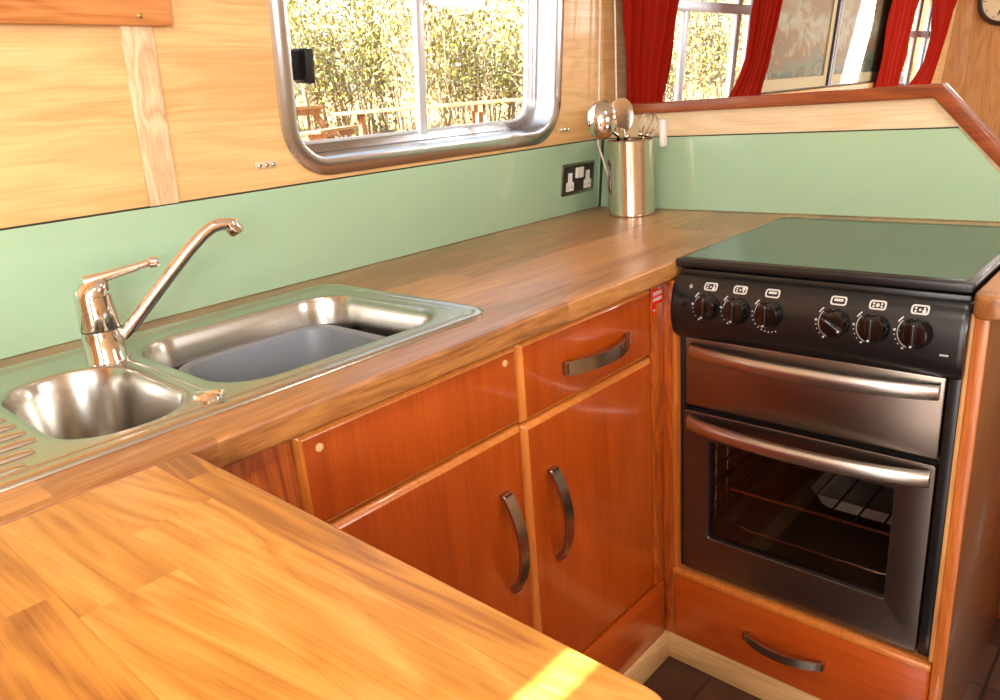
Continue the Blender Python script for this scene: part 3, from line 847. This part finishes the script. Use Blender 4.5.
# white-handled tool hooked over the rim
u4 = thing('peeler', 'white-handled utensil hooked over the right rim of the pot', 'kitchen utensil', (-.048, -.245, 1.066))
mk('handle', box(new(), (-.058, -.258, 1.066), (-.038, -.243, 1.134), .005, 3), M['whiteplastic'], u4)
mk('shank', fix(tube(new(), [(-.046, -.252, 1.096), (-.052, -.246, 1.0975), (-.062, -.236, 1.098), (-.070, -.222, 1.090), (-.078, -.212, 1.04)], .0032, 10)), M['chrome'], u4)
# short spoon ends at the rim
for k, (x_, y_, z_) in enumerate(((-.150, -.208, 1.102), (-.118, -.228, 1.104), (-.098, -.235, 1.100))):
    lab = ['teaspoon end lying lowest behind the ladle at the pot rim', 'middle of the three short spoon ends at the pot rim', 'short spoon end nearest the whisk at the pot rim'][k]
    t = thing('spoon', lab, 'kitchen utensil', (x_*.5+PX*.5, y_*.5+PY*.5, .91))
    mk('handle', fix(tube(new(), [(x_*.4+PX*.6, y_*.4+PY*.6, .908), (x_, y_, z_-.006)], .0028, 8)), M['chrome'], t)
    s_ = bmesh.new(); bmesh.ops.create_uvsphere(s_, u_segments=16, v_segments=10, radius=.0085); s_.transform(T(x_, y_, z_) @ Matrix.Diagonal((1, 1, .7, 1)))
    mk('end_knob', s_, M['chrome'], t)

# hanging twisted cord
cd = thing('pull_cord', 'white twisted pull cord hanging in the corner behind the utensils', 'cord', (-.06, -.06, .98))
def twisted(parent, a, b_, r=.0022, turns=60):
    a, b_ = Vv(a), Vv(b_); d = (b_-a); L = d.length; t = d.normalized(); s1 = t.cross(Vv((0, 1, 0))).normalized(); s2 = t.cross(s1)
    m_ = new(); n_ = int(L/.0022)
    for ph in (0, PI):
        pts = [a+d*(i/n_)+(s1*math.cos(ph+i/n_*turns*2*PI*L)+s2*math.sin(ph+i/n_*turns*2*PI*L))*r*.55 for i in range(n_+1)]
        tube(m_, pts, r*.8, 5)
    return mk('strand', m_, M['cord'], parent)
twisted(cd, (-.083, -.105, 1.62), (-.078, -.075, 1.16))
twisted(cd, (-.030, -.105, 1.62), (.006, -.075, 1.16))
mk('cord_hook', fix(tube(new(), [(-.083, -.105, 1.62), (-.083, -.105, 1.64), (-.056, -.10, 1.66), (-.030, -.105, 1.64), (-.030, -.105, 1.62)], .0035, 8)), M['chrome'], cd)
b = twisted(cd, (-.078, -.075, 1.16), (-.079, -.07, 1.08))
twisted(cd, (-.079, -.07, 1.08), (-.098, -.118, .985))
mk('toggle', fix(lathe(new(), [(.003, 0), (.006, .004), (.006, .016), (.003, .021)], (-.099, -.118, .965), 14)), M['brownplastic'], cd)

# ------------------------------------------------------------------ curtains
def curtain(L, Rt, label, folds, group='red curtains along the cabin side'):
    """L and Rt: left and right edge as [(lz, x)...] in the frame of the cabin side"""
    def at(tab, z):
        if z <= tab[0][0]: return tab[0][1]
        for (z0, a), (z1, b_) in zip(tab, tab[1:]):
            if z0 <= z <= z1: t = (z-z0)/(z1-z0); return a+(b_-a)*t
        return tab[-1][1]
    z0, z1 = .17, .72
    nu, nv = 72, 28; rings = []
    for j in range(nv+1):
        z = z0+(z1-z0)*j/nv; xl, xr = at(L, z), at(Rt, z); w = xr-xl; row = []
        for i in range(nu+1):
            u = i/nu
            row.append((xl+w*u, -.045-.013*math.sin(2*PI*folds*u+.5*math.sin(3*z*7))*(.7+.3*math.sin(9*u)), z))
        rings.append(row)
    bm = loft(new(), rings, closed=False)
    o = mk('curtain', bm, M['redcloth'], None, WAF, label, 'curtain', group, sharp=80)
    m_ = o.modifiers.new('thickness', 'SOLIDIFY'); m_.thickness = .0015
curtain([(.22, .075), (.27, .06), (.55, .012)], [(.22, .235), (.27, .249), (.55, .306), (.7, .33)], 'red curtain nearest the galley, left of its window', 6)
curtain([(.20, .60), (.268, .672), (.33, .735), (.39, .773), (.56, .78)], [(.22, .90), (.264, .921), (.57, 1.005)], 'red curtain left of the framed pictures, bulging at its lower left', 6)
curtain([(.2, 2.185), (.24, 2.191), (.61, 2.205)], [(.2, 2.5), (.226, 2.539), (.63, 2.613)], 'dark red curtain right of the framed pictures', 5)
curtain([(.2, 2.66), (.228, 2.725), (.34, 2.935), (.46, 2.97), (.63, 2.87)], [(.2, 3.1), (.213, 3.132), (.65, 3.322)], 'bright red curtain farthest away beside the end wall', 6)
rail = thing('curtain_rail', 'long curtain rail above the saloon windows', 'curtain rail', (1.7, 0, .73), WAF)
mk('rod', fix(tube(new(), [(0.0, -.045, .735), (3.4, -.045, .735)], .007, 12)), M['alu'], rail, WAF)
for x in (.02, 1.15, 2.1, 3.38):
    mk('bracket', box(new(), (x-.006, -.05, .728), (x+.006, 0, .742), .001), M['alu'], rail, WAF)

# ------------------------------------------------------------------ framed pictures
def pic(x0, x1, seed, label):
    z0, z1 = .265, .72
    r_ = thing('framed_picture', label, 'picture', ((x0+x1)/2, -.02, z0), WAF, 'pictures between the saloon windows')
    f = .018
    fr = plate([(x0, z0), (x1, z0), (x1, z1), (x0, z1)], [[(x0+f, z0+.004), (x1-f, z0+.004), (x1-f, z1-f), (x0+f, z1-f)]], .02, .002)
    mk('frame', fix(fr), M['darkwood'], r_, WAF @ T(0, 0, 0) @ XZ)
    mt = plate([(x0+f, z0+.004), (x1-f, z0+.004), (x1-f, z1-f), (x0+f, z1-f)], [[(x0+.055, z0+.045), (x1-.055, z0+.045), (x1-.055, z1-.05), (x0+.055, z1-.05)]], .003)
    mk('mount', fix(mt), M['picwhite'], r_, WAF @ T(0, -.006, 0) @ XZ)
    m_ = mat('picture_print_%d' % seed, (1, 1, 1), .4)
    q = NT(m_); tc = q.add('ShaderNodeTexCoord'); mp = q.add('ShaderNodeMapping'); mp.inputs['Location'].default_value = (seed*3.1, 0, seed); mp.inputs['Scale'].default_value = (4.0, 1, 5)
    q.link(tc.outputs['Object'], mp.inputs[0])
    n_ = q.noise(mp.outputs[0], 2.2, 3, .6, 1.0)
    sep = q.add('ShaderNodeSeparateXYZ'); q.link(tc.outputs['Object'], sep.inputs[0])
    h_ = q.math('ADD', q.math('MULTIPLY', sep.outputs[2], 1.6), q.math('MULTIPLY', n_, .75))
    q.link(q.ramp(h_, [(.26, lin((96, 62, 40))), (.36, lin((196, 136, 48))), (.42, lin((70, 92, 74))), (.52, lin((120, 138, 122))), (.62, lin((150, 110, 76))), (.74, lin((176, 176, 150))), (.9, lin((150, 124, 96)))]), q.b.inputs['Base Color'])
    mk('print', box(new(), (x0+.05, -.004, z0+.04), (x1-.05, -.001, z1-.045)), m_, r_, WAF)
    gl = box(new(), (x0+f, -.0125, z0+.004), (x1-f, -.0105, z1-f)); mk('picture_glass', gl, M['glass'], r_, WAF)
pic(.95, 1.652, 1, 'left of the two glazed pictures with a cream mount, beside the curtain')
pic(1.652, 2.38, 2, 'right of the two glazed pictures, catching the bright reflection')
mk('trim_5', box(new(), (.86, -.028, .236), (2.45, 0, .262), .003), M['edge'], None, WAF, kind='structure')

# ------------------------------------------------------------------ clock
ck2 = thing('wall_clock', 'round wall clock with dark rim on the far end wall', 'clock', (X1, -.325, 1.40))
rt = T(X1, -.308, 1.535) @ Matrix.Rotation(-PI/2, 4, 'Y')
b = lathe(new(), [(.135, 0), (.137, .012), (.130, .022), (.118, .024), (.112, .018), (.112, .006)], (0, 0, 0), 48, None, True, False); b.transform(rt)
mk('rim', fix(b), M['darkwood'], ck2)
b = lathe(new(), [(.1125, .004), (.1125, .008)], (0, 0, 0), 48); b.transform(rt)
mk('face', fix(b), M['picwhite'], ck2)
for ang, ln, w in ((40, .06, .005), (160, .085, .0035)):
    b = box(new(), (-.01, -w, .009), (ln, w, .011)); b.transform(rt @ Matrix.Rotation(math.radians(ang), 4, 'Z'))
    mk('hand', b, M['darkwood'], ck2)
for k in range(12):
    m_ = box(new(), (.094, -.002, .0082), (.106, .002, .0095)); m_.transform(rt @ Matrix.Rotation(2*PI*k/12, 4, 'Z')); mk('hour_mark', m_, M['darkwood'], ck2)

# ------------------------------------------------------------------ outside
def ground_h(x, y):
    d = (y-.5)
    return -.35 if d < 1.5 else (-.35+.8*(d-1.5)/2 if d < 3.5 else (.45 if d < 6.5 else .45+.11*(d-6.5)))
b = new(); NX, NY = 90, 60
V = [[b.verts.new((-12+40*i/NX, .6+19*j/NY, ground_h(0, .6+19*j/NY)+.04*math.sin(i*1.3)*math.sin(j*.9))) for i in range(NX+1)] for j in range(NY+1)]
for j in range(NY):
    for i in range(NX): b.faces.new((V[j][i], V[j][i+1], V[j+1][i+1], V[j+1][i]))
gm = mat('bank_ground', lin((150, 118, 84)), .9)
q = NT(gm); tc = q.add('ShaderNodeTexCoord'); n_ = q.noise(tc.outputs['Object'], 1.5, 6, .7)
q.link(q.ramp(n_, [(.35, lin((104, 76, 54))), (.55, lin((138, 108, 76))), (.7, lin((116, 116, 66)))]), q.b.inputs['Base Color'])
mk('ground', fix(b), gm, kind='structure')

def picnic(cx, cy, ang, label):
    g0 = ground_h(cx, cy)+.0
    r_ = thing('picnic_table', label, 'picnic table', (cx, cy, g0), None, 'picnic tables on the bank')
    A = T(cx, cy, g0) @ Matrix.Rotation(ang, 4, 'Z')
    for k in range(5):
        y = -.30+.15*k
        mk('top_plank', box(new(), (-.95, y-.065, .735), (.95, y+.065, .775), .004), M['table_wood'], r_, A)
    for s_ in (-1, 1):
        b = box(new(), (-.95, s_*.68-.13, .43), (.95, s_*.68-.005, .47), .004); box(b, (-.95, s_*.68+.005, .43), (.95, s_*.68+.13, .47), .004)
        mk('bench', b, M['table_wood'], r_, A)
    for x in (-.7, .7):
        b = new()
        box(b, (x-.025, -.8, .35), (x+.025, .8, .43)); box(b, (x-.025, -.36, .66), (x+.025, .36, .735))
        mk('cross_beam', b, M['table_wood'], r_, A)
        for s_ in (-1, 1):
            b = new()
            p0, p1 = Vv((x+.03, s_*.62, 0)), Vv((x+.03, s_*.22, .73)); d_ = (p1-p0); nn = Vv((0, d_.z, -d_.y)).normalized()*.045
            loft(b, [[p0+nn, p0-nn, p0-nn+Vv((.035, 0, 0)), p0+nn+Vv((.035, 0, 0))], [p1+nn, p1-nn, p1-nn+Vv((.035, 0, 0)), p1+nn+Vv((.035, 0, 0))]], True, True)
            mk('leg', fix(b), M['table_wood'], r_, A)
picnic(4.4, 5.6, math.radians(-42), 'picnic table seen side-on in the middle of the galley window')
picnic(6.6, 5.9, math.radians(-42), 'picnic table farther right at the edge of the galley window')
picnic(4.1, 8.0, math.radians(38), 'picnic table at the left, seen end-on below the window latch')

leafm = mat('spring_leaves', lin((170, 170, 60)), .6)
q = NT(leafm); gi = q.add('ShaderNodeNewGeometry')
q.link(q.ramp(gi.outputs['Random Per Island'], [(0, lin((106, 108, 62))), (.35, lin((140, 140, 76))), (.7, lin((178, 172, 92))), (1, lin((200, 196, 120)))]), q.b.inputs['Base Color'])
q.b.inputs['Subsurface Weight'].default_value = 0
stemm = mat('pale_stems', lin((150, 130, 104)), .8)
def shrub_meshes(seed, hgt=4.0, wid=.5, nl=2600, ns=18):
    rnd = random.Random(seed)
    bs = new(); tips = []
    for k in range(ns):
        x, y = rnd.uniform(-wid, wid)*.8, rnd.uniform(-.6, .6)
        lx, ly = rnd.uniform(-.25, .25), rnd.uniform(-.2, .2); hh = hgt*rnd.uniform(.55, 1)
        pts = []
        for j in range(7):
            t = j/6; pts.append((x+lx*t*t+rnd.uniform(-.05, .05), y+ly*t, hh*t)); tips.append(Vv(pts[-1]))
        r0 = rnd.choice((.012, .018, .03))
        tube(bs, pts, [r0*(1-.8*j/6) for j in range(7)], 5, caps=False)
        for j in range(2, 6):
            p = Vv(pts[j])
            for _ in range(3):
                e = p+Vv((rnd.uniform(-.3, .3), rnd.uniform(-.25, .25), rnd.uniform(.1, .6)))
                tube(bs, [p, (p+e)/2+Vv((0, 0, .04)), e], [.008, .006, .003], 4, caps=False); tips.append(e); tips.append((p+e)/2)
    bl = new()
    for k in range(nl):
        c = rnd.choice(tips)+Vv((rnd.gauss(0, .16), rnd.gauss(0, .14), rnd.gauss(0, .16)))
        if c.z < .25: c.z += .3
        s_ = rnd.uniform(.025, .05)
        rm = Euler((rnd.uniform(0, 6), rnd.uniform(0, 6), rnd.uniform(0, 6))).to_matrix()
        q_ = [bl.verts.new(c+rm @ Vv(v)*s_) for v in ((-1.2, 0, 0), (0, -.6, .15), (1.2, 0, 0), (0, .6, .15))]
        bl.faces.new(q_)
    a = bpy.data.meshes.new('stems'); bs.to_mesh(a); bs.free(); a.materials.append(stemm)
    c = bpy.data.meshes.new('foliage'); bl.to_mesh(c); bl.free(); c.materials.append(leafm)
    return a, c
variants = [shrub_meshes(s) for s in (1, 2, 3)]
C0 = Vv((-1.817, -1.294))
spots = []
for k in range(17):
    ang = math.radians(64-k*3.3)
    d_ = 13.5+1.2*math.sin(k*2.1)+ (0 if k < 9 else (k-8)*1.0)
    spots.append((C0.x+d_*math.cos(ang), C0.y+d_*math.sin(ang), ang))
for k, (x, y, a_) in enumerate(spots):
    st_, fo_ = variants[k % 3]
    r_ = thing('shrub', 'tall yellow-green shrub of the hedge beyond the windows', 'shrub', (x, y, ground_h(x, y)-.05), None, 'hedge shrubs on the bank')
    r_.rotation_euler = (0, 0, a_-PI/2+(PI if k % 2 else 0))
    r_.scale = (1, 1, .8+.12*math.sin(k*1.7))
    for nm, me in (('stems', st_), ('foliage', fo_)):
        o = bpy.data.objects.new(nm, me); COL.objects.link(o); o.parent = r_
        if nm == 'foliage': o['kind'] = 'stuff'

# ------------------------------------------------------------------ light
w = bpy.data.worlds.new('World'); S.world = w; w.use_nodes = True
nt = w.node_tree; bg = nt.nodes['Background']
sky = nt.nodes.new('ShaderNodeTexSky'); sky.sky_type = 'NISHITA'; sky.sun_disc = False
sky.sun_elevation = math.radians(42); sky.sun_rotation = math.radians(-90); sky.air_density = 1.4; sky.dust_density = 3
hs_ = nt.nodes.new('ShaderNodeHueSaturation'); hs_.inputs['Saturation'].default_value = .45
nt.links.new(sky.outputs[0], hs_.inputs['Color']); nt.links.new(hs_.outputs[0], bg.inputs[0])
bg.inputs[1].default_value = .45

def light(ty, name, loc, rot, energy, color=(1, 1, 1), **kw):
    l = bpy.data.lights.new(name, ty); l.energy = energy; l.color = color
    for k, v in kw.items(): setattr(l, k, v)
    o = bpy.data.objects.new(name, l); COL.objects.link(o); o.location = loc; o.rotation_euler = rot
    return o
el = math.radians(50)
sund = Vv((math.cos(el), .0, -math.sin(el)))
o = light('SUN', 'sun', (-3, -1, 4), (0, 0, 0), 38.0, (1, .96, .9), angle=math.radians(.4))
o.rotation_euler = sund.to_track_quat('-Z', 'Y').to_euler()
# added area lights behind the unseen openings, standing in for daylight
for i, x in enumerate((-2.55, -.70, 1.575, 2.7)):
    light('AREA', 'daylight_window', (x, YR-.08, (1.40, 1.40, 1.49, 1.40)[i]), (math.radians(90), 0, 0), (32, 4, 14, 18)[i], (.97, .98, 1), shape='RECTANGLE', size=(.66, .46, .52, .56)[i], size_y=(.46, .46, .36, .46)[i])
light('AREA', 'daylight_doorway', (X0-.06, -1.4, 1.0), (math.radians(90), 0, math.radians(-90)), 16, (.98, .98, 1), shape='RECTANGLE', size=.66, size_y=1.7)
light('AREA', 'daylight_front_door', (X1+.08, -.58, 1.17), (math.radians(90), 0, math.radians(90)), 10, (.98, .98, 1), shape='RECTANGLE', size=.1, size_y=.85)  # added behind the end-wall slot to make a bright reflection
# unseen ceiling lamps, added to brighten the cabin
def lamp(x, y, e, label):
    t = thing('ceiling_lamp', label, 'lamp', (x, y, 1.93), None, 'round cabin ceiling lamps')
    mk('rim', fix(lathe(new(), [(.075, 1.9295), (.075, 1.918), (.062, 1.914), (.060, 1.9295)], (x, y, 0), 32, None, False, False)), M['chrome'], t)
    em = bpy.data.materials.get('lamp_diffuser') or mat('lamp_diffuser', (1, .9, .75), .5, Emission_Color=(1, .86, .66, 1), Emission_Strength=6.0)
    mk('diffuser', fix(lathe(new(), [(.059, 1.922), (.05, 1.916), (.02, 1.913)], (x, y, 0), 32, None, True, True)), em, t)
    light('AREA', 'lamp_light', (x, y, 1.905), (0, 0, 0), e, (1, .95, .88), shape='DISK', size=.13)
lamp(-1.75, -1.15, 6, 'ceiling lamp over the peninsula')
lamp(-.6, -1.2, 3, 'ceiling lamp in front of the cooker')
lamp(1.8, -1.0, 9, 'ceiling lamp in the saloon')

# ------------------------------------------------------------------ camera
cam = bpy.data.cameras.new('camera'); co = bpy.data.objects.new('camera', cam); COL.objects.link(co)
r = Vv((0.66753092, -0.74077124, -0.0752359)); u = Vv((0.27925386, 0.15540586, 0.94755807)); f = Vv((0.69023167, 0.65353423, -0.31060144))
mm = Matrix(((r.x, u.x, -f.x, -1.81675), (r.y, u.y, -f.y, -1.29447), (r.z, u.z, -f.z, 1.209467), (0, 0, 0, 1)))
co.matrix_world = mm
cam.sensor_width = 36; cam.lens = 36*.76048; cam.clip_start = .02; cam.clip_end = 200
S.camera = co
vs = S.view_settings
vs.view_transform = 'Standard'; vs.look = 'None'; vs.gamma = 1; vs.use_curve_mapping = False
vs.exposure = 0.1
